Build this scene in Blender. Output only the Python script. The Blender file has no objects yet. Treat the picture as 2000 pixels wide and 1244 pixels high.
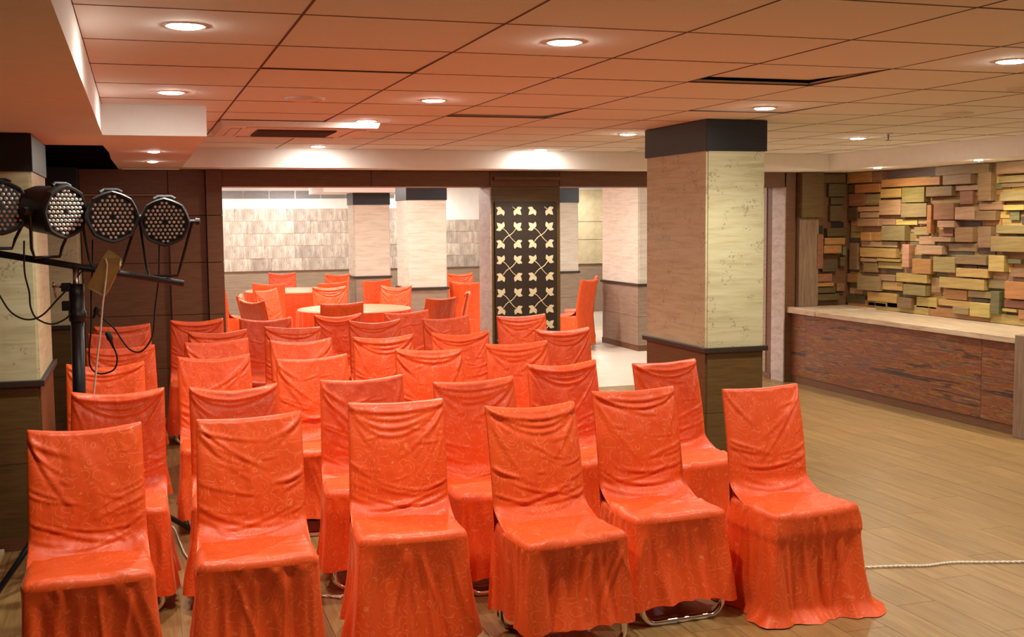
import bpy, bmesh, math, random
import numpy as np
from mathutils import Matrix, Vector, noise

scene = bpy.context.scene
COL = scene.collection
R = math.radians
PI = math.pi

# ------------------------------------------------------------------ camera
F_PX, YAW, PITCH, ROLL, CAM_H = 2251.8, 0.313259, 0.0849056, -0.0087591, 1.66
_w = np.array([math.sin(YAW)*math.cos(PITCH), math.cos(YAW)*math.cos(PITCH), -math.sin(PITCH)])
_r0 = np.array([math.cos(YAW), -math.sin(YAW), 0.0]); _u0 = np.cross(_r0, _w)
_r = _r0*math.cos(ROLL) + _u0*math.sin(ROLL); _u = -_r0*math.sin(ROLL) + _u0*math.cos(ROLL)
cam_d = bpy.data.cameras.new('camera'); cam = bpy.data.objects.new('camera', cam_d); COL.objects.link(cam)
cam_d.sensor_width = 36.0; cam_d.lens = F_PX/2000*36.0; cam_d.clip_end = 100
cam.matrix_world = Matrix(((_r[0], _u[0], -_w[0], 0), (_r[1], _u[1], -_w[1], 0), (_r[2], _u[2], -_w[2], CAM_H), (0, 0, 0, 1)))
scene.camera = cam

# ------------------------------------------------------------------ world, exposure
wd = bpy.data.worlds.new('world'); scene.world = wd; wd.use_nodes = True
wd.node_tree.nodes['Background'].inputs[0].default_value = (0.02, 0.018, 0.015, 1)
vs = scene.view_settings
vs.view_transform = 'Standard'; vs.look = 'None'; vs.gamma = 1.0; vs.use_curve_mapping = False
vs.exposure = 0.0
LAMP = 300.0          # radiance of the downlight diffusers in the hall
BEAM = 66.0           # watts of each downlight's downward beam
LAMP_FAR = 450.0      # brighter, cooler lamps of the room behind
WARM = (1.0, 0.94, 0.82); COOL = (1.0, 0.97, 0.93)

# pixel of the photograph -> point on a known plane of the room
def ray(x, y): return _w + _r*(x-1000)/F_PX - _u*(y-622)/F_PX
def on_y(x, y, Y):
    d = ray(x, y); return d*Y/d[1] + np.array([0, 0, CAM_H])
def on_x(x, y, X):
    d = ray(x, y); return d*X/d[0] + np.array([0, 0, CAM_H])

# ------------------------------------------------------------------ materials
MATS = {}
def rgb(c): return (c[0], c[1], c[2], 1.0)
class NT:
    def __init__(s, name):
        s.m = bpy.data.materials.new(name); s.m.use_nodes = True; s.t = s.m.node_tree
        s.b = s.t.nodes['Principled BSDF']; MATS[name] = s.m
    def n(s, typ, **kw):
        nd = s.t.nodes.new(typ)
        for k, v in kw.items():
            if k in nd.inputs.keys() if isinstance(k, str) else False: nd.inputs[k].default_value = v
            else: setattr(nd, k, v)
        return nd
    def l(s, a, b): s.t.links.new(a, b)
    def coord(s, scale=(1, 1, 1), kind='Object'):
        tc = s.n('ShaderNodeTexCoord'); mp = s.n('ShaderNodeMapping'); mp.inputs['Scale'].default_value = scale
        s.l(tc.outputs[kind], mp.inputs['Vector']); return mp.outputs['Vector']
    def noise(s, vec, scale, detail=3, rough=.5, dist=0):
        nd = s.n('ShaderNodeTexNoise'); nd.inputs['Scale'].default_value = scale; nd.inputs['Detail'].default_value = detail
        nd.inputs['Roughness'].default_value = rough; nd.inputs['Distortion'].default_value = dist
        s.l(vec, nd.inputs['Vector']); return nd.outputs['Fac']
    def ramp(s, fac, stops):
        nd = s.n('ShaderNodeValToRGB'); e = nd.color_ramp.elements
        while len(e) < len(stops): e.new(0.5)
        for el, (p, c) in zip(e, stops): el.position = p; el.color = rgb(c) if len(c) == 3 else c
        s.l(fac, nd.inputs['Fac']); return nd.outputs['Color']
    def mix(s, fac, a, b, mode='MIX'):
        nd = s.n('ShaderNodeMix'); nd.data_type = 'RGBA'; nd.blend_type = mode
        for i, v in ((0, fac), (6, a), (7, b)):
            if hasattr(v, 'is_linked') or isinstance(v, bpy.types.NodeSocket): s.l(v, nd.inputs[i])
            else: nd.inputs[i].default_value = v if i == 0 else rgb(v)
        return nd.outputs[2]
    def math(s, op, a, b=0.0):
        nd = s.n('ShaderNodeMath'); nd.operation = op
        for i, v in ((0, a), (1, b)):
            if isinstance(v, bpy.types.NodeSocket): s.l(v, nd.inputs[i])
            else: nd.inputs[i].default_value = v
        return nd.outputs[0]
    def color(s, v):
        if isinstance(v, bpy.types.NodeSocket): s.l(v, s.b.inputs['Base Color'])
        else: s.b.inputs['Base Color'].default_value = rgb(v)
    def bump(s, h, strength=.2, dist=.01):
        nd = s.n('ShaderNodeBump'); nd.inputs['Strength'].default_value = strength; nd.inputs['Distance'].default_value = dist
        s.l(h, nd.inputs['Height']); s.l(nd.outputs['Normal'], s.b.inputs['Normal'])
    def pbr(s, rough=.5, metal=0, spec=.5):
        s.b.inputs['Roughness'].default_value = rough; s.b.inputs['Metallic'].default_value = metal
        s.b.inputs['Specular IOR Level'].default_value = spec

def plain(name, c, rough=.5, metal=0, var=.08, nscale=30, spec=.5):
    t = NT(name); v = t.coord(); n = t.noise(v, nscale, 3)
    t.color(t.ramp(n, [(.3, [k*(1-var) for k in c]), (.7, [min(1, k*(1+var)) for k in c])])); t.pbr(rough, metal, spec); return t.m
def wood(name, c1, c2, scale, rough=.45, ns=4, c3=None, bump=.08, rnd=0.0, use_color=False):
    t = NT(name); v = t.coord(scale)
    if rnd:
        oi = t.n('ShaderNodeObjectInfo'); cm = t.n('ShaderNodeVectorMath'); cm.operation = 'ADD'
        sc = t.math('MULTIPLY', oi.outputs['Random'], 37.0); cx = t.n('ShaderNodeCombineXYZ')
        for i in range(3): t.l(sc, cx.inputs[i])
        t.l(v, cm.inputs[0]); t.l(cx.outputs[0], cm.inputs[1]); v = cm.outputs[0]
    n = t.noise(v, ns, 6, .62, .6); n2 = t.noise(v, ns*5, 4, .6)
    c = t.ramp(n, [(.28, c1), (.52, c2), (.75, c3 or c2)])
    c = t.mix(t.math('MULTIPLY', n2, .35), c, [k*.55 for k in c1])
    if rnd:
        hv = t.n('ShaderNodeHueSaturation'); t.l(c, hv.inputs['Color'])
        t.l(t.math('ADD', t.math('MULTIPLY', oi.outputs['Random'], rnd*2), 1-rnd), hv.inputs['Value']); c = hv.outputs['Color']
    if use_color:
        oi2 = t.n('ShaderNodeObjectInfo'); c = t.mix(1.0, c, oi2.outputs['Color'], 'MULTIPLY')
    t.color(c); t.pbr(rough); t.bump(n2, bump, .004); return t.m

plain('ceiling_tile', (.87, .88, .85), .9, 0, .05, 220)
plain('plenum', (.02, .014, .010), .9)
plain('gypsum', (.88, .84, .80), .75, 0, .02, 12)
plain('black_laminate', (.012, .012, .016), .42, 0, .1)
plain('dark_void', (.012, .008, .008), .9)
plain('black_metal', (.010, .012, .014), .38, 0, .2, 40)
plain('black_plastic', (.012, .012, .013), .5)
plain('steel', (.55, .53, .50), .25, 1.0, .1)
plain('chrome', (.82, .80, .78), .12, 1.0, .04)
plain('brass_box', (.34, .25, .075), .42, .35, .15, 14)
plain('rope', (.75, .66, .52), .8, 0, .15, 80)
plain('white_cable', (.78, .74, .66), .5, 0, .1, 80)
plain('off_white_plastic', (.80, .72, .64), .45, 0, .03)
plain('grille_dark', (.12, .06, .04), .6)
plain('grey_vent', (.24, .22, .22), .6)
plain('lens_glass', (.70, .69, .62), .22, .15, .12, 60, .8)
plain('lens_amber', (.55, .46, .14), .2, .2, .2, 60)
plain('cream_inlay', (.74, .64, .42), .55, 0, .05)
plain('inlay_brown', (.030, .018, .012), .5, 0, .2, 60)
plain('pale_board', (.55, .45, .27), .6, 0, .15, 8)
plain('stone_joint', (.42, .34, .27), .9)
plain('far_floor_lit', (.70, .62, .50), .28, 0, .06, 3)  # laminate paled so its colour carries the glare of strong light
wood('veneer_pale', (.50, .39, .20), (.66, .55, .31), (1.2, 1.2, 14), .5, 2.2, (.72, .62, .38))
wood('veneer_lit', (.58, .49, .37), (.74, .66, .53), (1.2, 1.2, 14), .5, 2.2, (.80, .73, .61))  # pale veneer lightened to look strongly lit in the room behind
wood('veneer_brown', (.080, .045, .012), (.130, .075, .021), (1.5, 1.5, 30), .45, 3, (.165, .10, .03))
wood('wall_brown', (.115, .046, .019), (.165, .070, .029), (2, 2, 26), .5, 3, (.20, .09, .04))
wood('wall_taupe', (.24, .165, .11), (.33, .235, .16), (1.2, 1.2, 16), .5, 3, (.40, .30, .21))
wood('reveal_lit_veneer', (.36, .28, .23), (.50, .41, .35), (3, 3, 9), .45, 2.5, (.60, .50, .43))  # grained veneer, its colour paled for light falling in from behind
wood('plank', (.195, .106, .034), (.305, .180, .062), (22, 1.1, 22), .36, 2.2, (.40, .25, .098), .05, .07)
wood('block_wood', (.55, .50, .42), (.85, .80, .72), (3, 2.2, 26), .55, 2.4, (1, 1, .95), .12, .0, True)
wood('pilaster', (.12, .075, .045), (.26, .16, .10), (30, 30, 1.6), .55, 2.5, (.33, .24, .17))

def mat_speckle():
    # pale veneer with small leafy specks
    t = NT('veneer_speckled'); v = t.coord((1.2, 1.2, 14)); n = t.noise(v, 2.2, 6, .62, .6)
    c = t.ramp(n, [(.28, (.43, .39, .22)), (.5, (.55, .53, .32)), (.75, (.62, .61, .41))])
    v2 = t.coord((1, 1, 1)); a = t.noise(v2, 9, 1); b = t.noise(v2, 75, 2, .6)
    m = t.math('MULTIPLY', t.math('GREATER_THAN', a, .585), t.math('GREATER_THAN', b, .57))
    t.color(t.mix(t.math('MULTIPLY', m, .45), c, (.16, .11, .05))); t.pbr(.45)
mat_speckle()
def mat_bar():
    t = NT('bar_paint'); v = t.coord((1, .40, 7)); n = t.noise(v, 3.2, 6, .7, .9)
    v2 = t.coord((1, .6, 12)); n2 = t.noise(v2, 3.4, 5, .65, .6); v3 = t.coord((1, .9, 20)); n3 = t.noise(v3, 3.6, 4, .6, .4)
    c = t.ramp(n, [(.34, (.022, .016, .022)), (.42, (.085, .028, .012)), (.47, (.30, .12, .025)), (.52, (.12, .035, .016)), (.57, (.26, .075, .030)), (.64, (.050, .036, .045)), (.72, (.32, .19, .06))])
    c = t.mix(t.ramp(n2, [(.55, (0, 0, 0)), (.62, (.85, .85, .85))]), c, (.055, .060, .065))
    c = t.mix(t.ramp(n3, [(.58, (0, 0, 0)), (.68, (.7, .7, .7))]), c, (.34, .22, .12))
    t.color(c); t.pbr(.36); t.bump(n3, .15, .004)
mat_bar()
def mat_counter():
    t = NT('counter_top'); v = t.coord((9, 1.2, 9)); n = t.noise(v, 3, 5, .6, .5)
    t.color(t.ramp(n, [(.3, (.36, .25, .16)), (.55, (.55, .42, .29)), (.75, (.66, .54, .41))])); t.pbr(.3)
mat_counter()
def mat_stone():
    t = NT('stone_tile'); v = t.coord((5, 5, 1.4)); oi = t.n('ShaderNodeObjectInfo')
    n = t.noise(v, 3.2, 6, .65, .8)
    c = t.ramp(n, [(.30, (.27, .20, .155)), (.5, (.47, .385, .315)), (.68, (.66, .57, .485))])
    hv = t.n('ShaderNodeHueSaturation'); t.l(c, hv.inputs['Color']); t.l(t.math('ADD', t.math('MULTIPLY', oi.outputs['Random'], .35), .78), hv.inputs['Value'])
    t.color(hv.outputs['Color']); t.pbr(.6); t.bump(n, .3, .01)
mat_stone()
def mat_fabric(name, base, light, dark, damask):
    t = NT(name); v = t.coord()
    n = t.noise(v, 6, 3); n2 = t.noise(v, 420, 2)
    c = t.mix(t.math('MULTIPLY', n, .55), base, dark)
    # scrolling damask lines: contour rings of a warped cell field
    wn = t.n('ShaderNodeTexNoise'); wn.inputs['Scale'].default_value = 20; t.l(v, wn.inputs['Vector'])
    vm = t.n('ShaderNodeVectorMath'); vm.operation = 'MULTIPLY_ADD'; t.l(wn.outputs['Color'], vm.inputs[0]); vm.inputs[1].default_value = (.03, .03, .03); t.l(v, vm.inputs[2])
    vo = t.n('ShaderNodeTexVoronoi'); vo.inputs['Scale'].default_value = 19; t.l(vm.outputs[0], vo.inputs['Vector'])
    ring = t.math('ABSOLUTE', t.math('SINE', t.math('MULTIPLY', vo.outputs['Distance'], 11.5)))
    line = t.math('LESS_THAN', ring, .17)
    gap = t.math('GREATER_THAN', t.noise(v, 22, 1), .44)
    mask = t.math('MULTIPLY', line, gap)
    if damask > 0: c = t.mix(t.math('MULTIPLY', mask, damask), c, light)
    t.color(c); t.pbr(.40, 0, .45)
    rr = t.math('SUBTRACT', .47, t.math('MULTIPLY', mask, .12)); t.l(rr, t.b.inputs['Roughness'])
    t.b.inputs['Sheen Weight'].default_value = .25; t.b.inputs['Sheen Roughness'].default_value = .35
    t.b.inputs['Sheen Tint'].default_value = (1, .48, .25, 1)
    t.bump(n2, .10, .002)
mat_fabric('orange_fabric', (.82, .100, .012), (.90, .29, .12), (.60, .040, .002), .50)
mat_fabric('lit_orange_cloth', (.80, .22, .10), (.9, .3, .2), (.72, .15, .06), 0)  # orange cloth paled: the strong light is put into its colour
def mat_emit(name, c, s):
    t = NT(name); t.t.nodes.remove(t.b); e = t.n('ShaderNodeEmission'); e.inputs[0].default_value = rgb(c); e.inputs[1].default_value = s
    t.l(e.outputs[0], t.t.nodes['Material Output'].inputs[0])
mat_emit('lamp_warm', WARM, LAMP); mat_emit('lamp_cool', COOL, LAMP_FAR); mat_emit('lamp_bar', (1, .88, .62), 700.0)

# ------------------------------------------------------------------ builders
def tag(o, label=None, cat=None, group=None, kind=None):
    if label: o['label'] = label
    if cat: o['category'] = cat
    if group: o['group'] = group
    if kind: o['kind'] = kind
    return o
def thing(name, label, cat, loc=(0, 0, 0), rz=0.0, group=None):
    o = bpy.data.objects.new(name, None); COL.objects.link(o); o.location = loc; o.rotation_euler = (0, 0, rz)
    o.empty_display_size = .1
    return tag(o, label, cat, group)
def link(name, me, parent=None, loc=(0, 0, 0)):
    o = bpy.data.objects.new(name, me); COL.objects.link(o); o.location = loc
    if parent is not None: o.parent = parent
    return o
def mesh(name, verts, faces, mat, smooth=False):
    me = bpy.data.meshes.new(name); me.from_pydata([tuple(map(float, v)) for v in verts], [], faces)
    bm = bmesh.new(); bm.from_mesh(me); bmesh.ops.recalc_face_normals(bm, faces=bm.faces); bm.to_mesh(me); bm.free()
    me.materials.append(MATS[mat])
    if smooth: me.polygons.foreach_set('use_smooth', [True]*len(me.polygons))
    me.update(); return me
def world_part(name, verts, faces, mat, parent=None, smooth=False):
    """verts in room coordinates; origin put at the piece's own centre"""
    v = np.array(verts, float); c = (v.min(0)+v.max(0))/2
    me = mesh(name, v-c, faces, mat, smooth)
    off = np.zeros(3); q = parent
    while q is not None: off += np.array(q.location); q = q.parent
    return link(name, me, parent, tuple(c-off))
BF = [(0, 1, 3, 2), (4, 6, 7, 5), (0, 4, 5, 1), (2, 3, 7, 6), (0, 2, 6, 4), (1, 5, 7, 3)]
def box_v(x0, x1, y0, y1, z0, z1): return [(x, y, z) for x in (x0, x1) for y in (y0, y1) for z in (z0, z1)]
def box(name, x0, x1, y0, y1, z0, z1, mat, parent=None, bevel=0.0):
    if bevel <= 0: return world_part(name, box_v(x0, x1, y0, y1, z0, z1), BF, mat, parent)
    bm = bmesh.new(); vv = [bm.verts.new(p) for p in box_v(x0, x1, y0, y1, z0, z1)]
    for f in BF: bm.faces.new([vv[i] for i in f])
    bmesh.ops.recalc_face_normals(bm, faces=bm.faces)
    bmesh.ops.bevel(bm, geom=list(bm.edges), offset=bevel, segments=1, affect='EDGES')
    bm.verts.index_update()
    v = [tuple(q.co) for q in bm.verts]; f = [[q.index for q in p.verts] for p in bm.faces]; bm.free()
    return world_part(name, v, f, mat, parent)
def tube_vf(pts, rad, n=10, closed=False):
    P = [np.array(p, float) for p in pts]; V = []; Fc = []; prev = None
    rads = rad if hasattr(rad, '__len__') else [rad]*len(P)
    for i, p in enumerate(P):
        a = P[max(i-1, 0)]; b = P[min(i+1, len(P)-1)]; t = (b-a)/max(1e-9, np.linalg.norm(b-a))
        if prev is None:
            k = np.array([0, 0, 1.]) if abs(t[2]) < .9 else np.array([1., 0, 0]); s = np.cross(t, k)
        else: s = prev - t*np.dot(prev, t)
        s /= np.linalg.norm(s); prev = s; q = np.cross(t, s)
        for j in range(n):
            a_ = 2*PI*j/n; V.append(p + rads[i]*(math.cos(a_)*s + math.sin(a_)*q))
    for i in range(len(P)-1):
        for j in range(n):
            k = (j+1) % n; Fc.append((i*n+j, i*n+k, (i+1)*n+k, (i+1)*n+j))
    Fc.append(tuple(range(n))[::-1]); Fc.append(tuple(range((len(P)-1)*n, len(P)*n)))
    return V, Fc
def spline(pts, k=8):
    P = [np.array(p, float) for p in pts]; out = []
    for i in range(len(P)-1):
        p0 = P[max(i-1, 0)]; p1 = P[i]; p2 = P[i+1]; p3 = P[min(i+2, len(P)-1)]
        for j in range(k):
            t = j/k; out.append(.5*((2*p1) + (-p0+p2)*t + (2*p0-5*p1+4*p2-p3)*t*t + (-p0+3*p1-3*p2+p3)*t**3))
    out.append(P[-1]); return out
def tube(name, pts, rad, mat, parent=None, n=10, smooth=True):
    v, f = tube_vf(pts, rad, n); return world_part(name, v, f, mat, parent, smooth)
def lathe_vf(prof, n=32, axis='z', cap0=True, cap1=True):
    V = []; Fc = []
    for r_, z in prof:
        for j in range(n):
            a = 2*PI*j/n; p = (r_*math.cos(a), r_*math.sin(a), z)
            V.append(p if axis == 'z' else (p[0], p[2], p[1]))
    for i in range(len(prof)-1):
        for j in range(n):
            k = (j+1) % n; Fc.append((i*n+j, i*n+k, (i+1)*n+k, (i+1)*n+j))
    if cap0: Fc.append(tuple(range(n))[::-1])
    if cap1: Fc.append(tuple(range((len(prof)-1)*n, len(prof)*n)))
    return V, Fc
def grid_f(nx, ny, off=0, wrap=False):
    f = []
    for j in range(ny-1):
        for i in range(nx if wrap else nx-1):
            k = (i+1) % nx; f.append((off+j*nx+i, off+j*nx+k, off+(j+1)*nx+k, off+(j+1)*nx+i))
    return f
def struct(o): o['kind'] = 'structure'; return o

# ------------------------------------------------------------------ key levels of the place
CE = CAM_H + .6132            # tiled ceiling
LOW = 2.115                   # bulkheads / soffits
TILE = .63; TX0, TY0 = -.14, 3.501
YS, YW = 9.78, 10.2           # far soffit face, far wall face
XS = 6.42                     # bar soffit face
XR = 6.97                     # right (block) wall face
XL = -2.4; YB = -2.2          # unseen left wall, wall behind the camera
YF = 19.4                     # end wall of the room behind
FC = 2.26                     # its ceiling
LEDGE = .84

# ------------------------------------------------------------------ floor
floor = struct(box('floor', XL, XR+.2, YB, YW+.36, -.06, -.006, 'plank'))
rng = random.Random(3)
PW, PL = .195, 1.28
pm = {}
def plank(x0, x1, y0, y1):
    key = (round(x1-x0, 3), round(y1-y0, 3))
    if key not in pm:
        w_, l_ = key; pm[key] = mesh('plank', box_v(-w_/2+.0012, w_/2-.0012, -l_/2+.0012, l_/2-.0012, -.006, 0), BF, 'plank')
    o = link('plank', pm[key], floor, ((x0+x1)/2-floor.location.x, (y0+y1)/2-floor.location.y, -floor.location.z)); return o
x = -1.05; ci = 0
while x < 6.28-.01:
    x1 = min(x+PW, 6.285); y = 3.3 - [0, .5, .9, .25, .7][ci % 5]
    while y < YW+.36-.01:
        y1 = min(y+PL, YW+.36); plank(x, x1, y, y1); y = y1
    x = x1; ci += 1
struct(box('floor_far_room', -1.5, 10.2, YW+.36, YF+.2, -.06, 0, 'far_floor_lit'))

# ------------------------------------------------------------------ ceiling of square tiles
ceiling = struct(box('ceiling', XL, XR+.2, YB, YS+.1, CE+.05, CE+.09, 'plenum'))
tm = {}
tilt = {(4, 1): 2.4, (3, 4): 1.3, (0, 0): 0.0, (5, 3): .5, (1, 1): .35, (1, 5): .4}
for i in range(-1, 11):
    for j in range(-9, 11):
        x0 = TX0+i*TILE; x1 = x0+TILE; y0 = TY0+j*TILE; y1 = y0+TILE
        if i == -1: continue
        if y0 < 6.33-.01 and i < 0: continue
        x1 = min(x1, XS); y1 = min(y1, YS); y0 = max(y0, YB)
        if x1-x0 < .03 or y1-y0 < .03: continue
        if x0 < .37 and y0 > 6.33-.3:           # strip over the bulkhead
            if y1 <= 6.33: pass
            elif y0 < 6.33: y1 = 6.335 if x1 <= .5 else y1
            if y0 >= 6.33:
                x0 = .37
        g = .003
        if i == 0: x0 = max(x0, -.14) - .010
        key = (round(x1-x0, 3), round(y1-y0, 3))
        if key not in tm:
            a, b = key; tm[key] = mesh('ceiling_tile', box_v(-a/2+g, a/2-g, -b/2+g, b/2-g, 0, .014), BF, 'ceiling_tile')
        o = link('ceiling_tile', tm[key], ceiling, ((x0+x1)/2-ceiling.location.x, (y0+y1)/2-ceiling.location.y, CE-ceiling.location.z + rng.uniform(0, .0008)))
        tl = tilt.get((i, j), 0)
        if tl: o.rotation_euler = (R(tl), 0, 0); o.location.z += math.sin(R(tl))*TILE/2
plain('shadow_line', (.085, .040, .022), .7)  # dark strips added to stand for the shadow lines between tiles
for i in range(1, 11):
    xx = TX0+i*TILE; ya = YB if i > 0 else YB
    box('grid_shadow_bar', xx-.0045, xx+.0045, YB+.001, YS-.001, CE-.0008, CE+.004, 'shadow_line', ceiling)
for j in range(-8, 10):
    yy = TY0+j*TILE
    if yy < YB+.05: continue
    box('grid_shadow_bar', (-.149 if yy < 6.33 else .372), XS-.001, yy-.0055, yy+.0055, CE-.0006, CE+.004, 'shadow_line', ceiling)
# bulkhead on the left (L shaped slab with a torn out corner over the dark recess)
def prism(name, poly, z0, z1, mat, parent=None):
    n = len(poly); v = [(p[0], p[1], z0) for p in poly]+[(p[0], p[1], z1) for p in poly]
    f = [tuple(range(n)), tuple(range(n, 2*n))]+[(i, (i+1) % n, n+(i+1) % n, n+i) for i in range(n)]
    return world_part(name, v, f, mat, parent)
bulk = struct(prism('ceiling_bulkhead', [(XL, YB), (-.15, YB), (-.15, 6.33), (.37, 6.33), (.37, YS+.02), (.37, YW), (-.125, YW), (-.14, 9.4), (-.155, 8.6), (-.15, 7.9), (-.165, 7.35), (-.17, 7.17), (XL, 7.17)], LOW, CE+.05, 'gypsum'))
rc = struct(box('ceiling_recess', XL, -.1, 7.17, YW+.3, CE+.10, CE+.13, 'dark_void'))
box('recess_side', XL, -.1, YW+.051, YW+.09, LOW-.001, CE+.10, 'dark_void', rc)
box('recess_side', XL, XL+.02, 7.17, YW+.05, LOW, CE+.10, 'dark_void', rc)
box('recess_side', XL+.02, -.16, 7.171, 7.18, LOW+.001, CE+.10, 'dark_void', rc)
struct(prism('ceiling_soffit', [(.37, YS), (XS, YS), (XS, YB), (XR+.2, YB), (XR+.2, YW+.3), (.37, YW+.3)], LOW, CE+.049, 'gypsum'))

# ------------------------------------------------------------------ far wall with its wide openings
XO0, XO1, XSC0, XSC1, XJ = .705, 3.10, 3.10, 3.785, 6.19
HB = 1.968
wf = struct(box('wall_far', XL, XO0-.004, YW+.05, YW+.36, 0, LOW, 'wall_brown'))
def panel(x0, x1, z0, z1, yf=YW, yb=None, mat='wall_brown'):
    return box('wall_panel', x0+.002, x1-.002, yf, yb or YW+.051, z0+.002, z1-.002, mat, wf, .002)
zj = [0, .42, .88, 1.325, 1.725, LOW]
for a, b in zip(zj[:-1], zj[1:]):
    panel(.262, .568, a, b)                                   # strip between recess and jamb
    if b <= 1.9: panel(-.44, .258, a, min(b, 1.9), YW+.035)    # recessed field
    panel(.568, XO0, a, b if b < LOW else LOW, YW-.045, YW+.051)
panel(-.44, .258, 1.725, 1.90, YW+.035)
panel(-.44, .262, 1.905, LOW, YW-.01)
box('recess_trim', -.44, .262, YW-.012, YW+.03, 1.893, 1.905, 'wall_taupe', wf)
for a, b in ((XO0, 2.0), (2.0, XSC0), (XSC0, XSC1), (XSC1, 5.0), (5.0, XJ)):
    panel(a, b, HB, LOW, YW, YW+.36)
# right jamb, its reveal coloured pale as lit from the room behind
panel(XJ+.012, 6.32, 0, LOW, YW, YW+.36)
for a, b in ((0, .42), (.42, .9), (.9, 1.38), (1.38, HB)):
    box('reveal_panel', XJ, XJ+.012, YW, YW+.24, a+.001, b-.001, 'reveal_lit_veneer', wf)
struct(box('wall_right_far_room', XJ+.005, XR+.2, YW+.36, 11.6, 0, FC, 'wall_taupe'))
struct(box('baseboard_right', XJ-.006, XJ+.01, YW+.242, 11.6, 0, .06, 'wall_brown'))

# ------------------------------------------------------------------ right wall behind the bar, clad in wood blocks
wr = struct(box('wall_right', XR, XR+.2, YB, YW+.36, 0, LOW, 'wall_brown'))
we = struct(box('wall_bar_end', 6.32, XR, YW+.02, YW+.36, 0, LOW, 'wall_brown'))
PAL = {'d': (.13, .085, .030), 'b': (.30, .185, .095), 'o': (.46, .22, .075), 'r': (.30, .125, .070), 'y': (.56, .40, .13), 't': (.50, .30, .18),  # dark olive includes the shadow lying on the end wall's blocks
       'g': (.33, .245, .105), 'p': (.125, .085, .085), 'k': (.02, .018, .02), 'e': (.17, .165, .08)}
BL = """230 180 400 240 d;405 165 580 240 o;582 158 650 238 r;655 135 1018 200 p;655 205 1060 262 o;1022 98 1395 180 b;1450 85 1660 175 b;1440 190 1660 235 g;1460 238 1660 268 b;
1085 180 1280 250 b;1322 165 1412 365 b;960 262 1140 332 b;1145 252 1320 292 t;1178 294 1268 388 r;795 268 950 375 g;650 278 793 342 y;470 245 645 308 o;405 250 468 308 d;280 245 400 335 d;
400 312 520 400 r;524 315 632 392 g;632 355 782 462 t;790 380 968 478 g;1018 378 1160 495 r;972 392 1002 590 o;1165 405 1300 495 t;1305 370 1480 428 t;1475 300 1660 365 g;1488 390 1630 430 y;
1518 432 1585 500 e;1590 470 1660 525 p;1232 432 1442 500 b;470 402 625 438 t;480 441 615 482 t;488 486 635 540 t;295 340 390 390 d;290 395 375 505 d;378 410 468 500 d;315 510 445 548 k;
262 552 488 612 d;195 535 255 592 k;640 488 730 532 t;735 490 885 532 y;890 485 968 525 t;660 535 820 640 g;862 545 965 602 g;1045 500 1163 548 t;1030 560 1125 612 r;1008 615 1140 648 t;
1168 508 1310 543 p;1158 546 1282 650 b;1320 540 1408 688 b;1445 530 1660 592 g;1418 610 1660 718 g;1290 692 1412 735 p;1095 660 1288 715 b;895 672 1075 735 t;890 605 1000 668 t;
800 665 848 825 t;765 645 797 722 t;500 645 752 685 t;500 690 750 757 y;512 580 578 642 o;595 580 640 642 o;390 618 500 652 p;240 618 382 668 o;235 671 358 728 o;190 595 232 835 r;
425 655 480 840 b;235 770 340 855 d;360 752 418 820 d;372 682 422 742 e;500 762 610 786 t;515 790 608 860 g;612 790 778 835 y;615 765 778 786 y;650 840 780 865 p;870 765 1000 870 o;
1012 752 1166 860 g;1170 740 1385 806 b;1292 810 1390 828 k;1170 832 1390 895 y;1395 740 1505 855 y;1515 768 1610 800 e;1530 840 1660 895 b;755 868 970 930 y;490 885 640 985 g;
645 880 745 920 t;648 925 790 985 y;340 866 485 930 o;338 934 485 990 r;190 870 310 928 r;190 931 310 958 o;190 961 330 1004 d;338 993 445 1012 p;190 1010 355 1055 d;358 1015 525 1070 d;
550 1000 755 1066 y;805 945 960 1020 g;975 895 1040 1000 g;1050 900 1365 976 y;1370 910 1512 975 g;1515 925 1660 1045 o;1065 980 1222 1050 o;1235 990 1410 1038 g;1240 1041 1360 1068 p;
1415 990 1475 1150 e;1268 1072 1408 1170 y;1030 1055 1262 1098 y;1030 1101 1145 1140 p;878 1032 1018 1110 y;765 1035 865 1110 b;545 1070 668 1095 t;675 1072 763 1105 t;1485 1055 1660 1110 r;
1485 1113 1585 1135 y;1590 1120 1660 1190 o;1480 1140 1580 1182 p;1150 1101 1262 1150 g;805 1023 870 1030 t;1515 560 1516 561 t"""
rb = random.Random(11)
def add_block(parent, Yc, zc, wy, hz, dep, col, on_end=False, Xc=0):
    j = [rb.uniform(.82, 1.18) for _ in range(1)]*3
    c = [max(.004, a*b*rb.uniform(.92, 1.08)) for a, b in zip(col, j)]
    if on_end: o = box('wood_block', Xc-wy/2, Xc+wy/2, YW+.02-dep, YW+.021, zc-hz/2, zc+hz/2, 'block_wood', parent, .002)
    else: o = box('wood_block', XR-dep, XR+.001, Yc-wy/2, Yc+wy/2, zc-hz/2, zc+hz/2, 'block_wood', parent, .002)
    o.color = (c[0], c[1], c[2], 1); return o
zoom = lambda x, y: (1540+x*.28135, 290+y*.28135)
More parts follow.
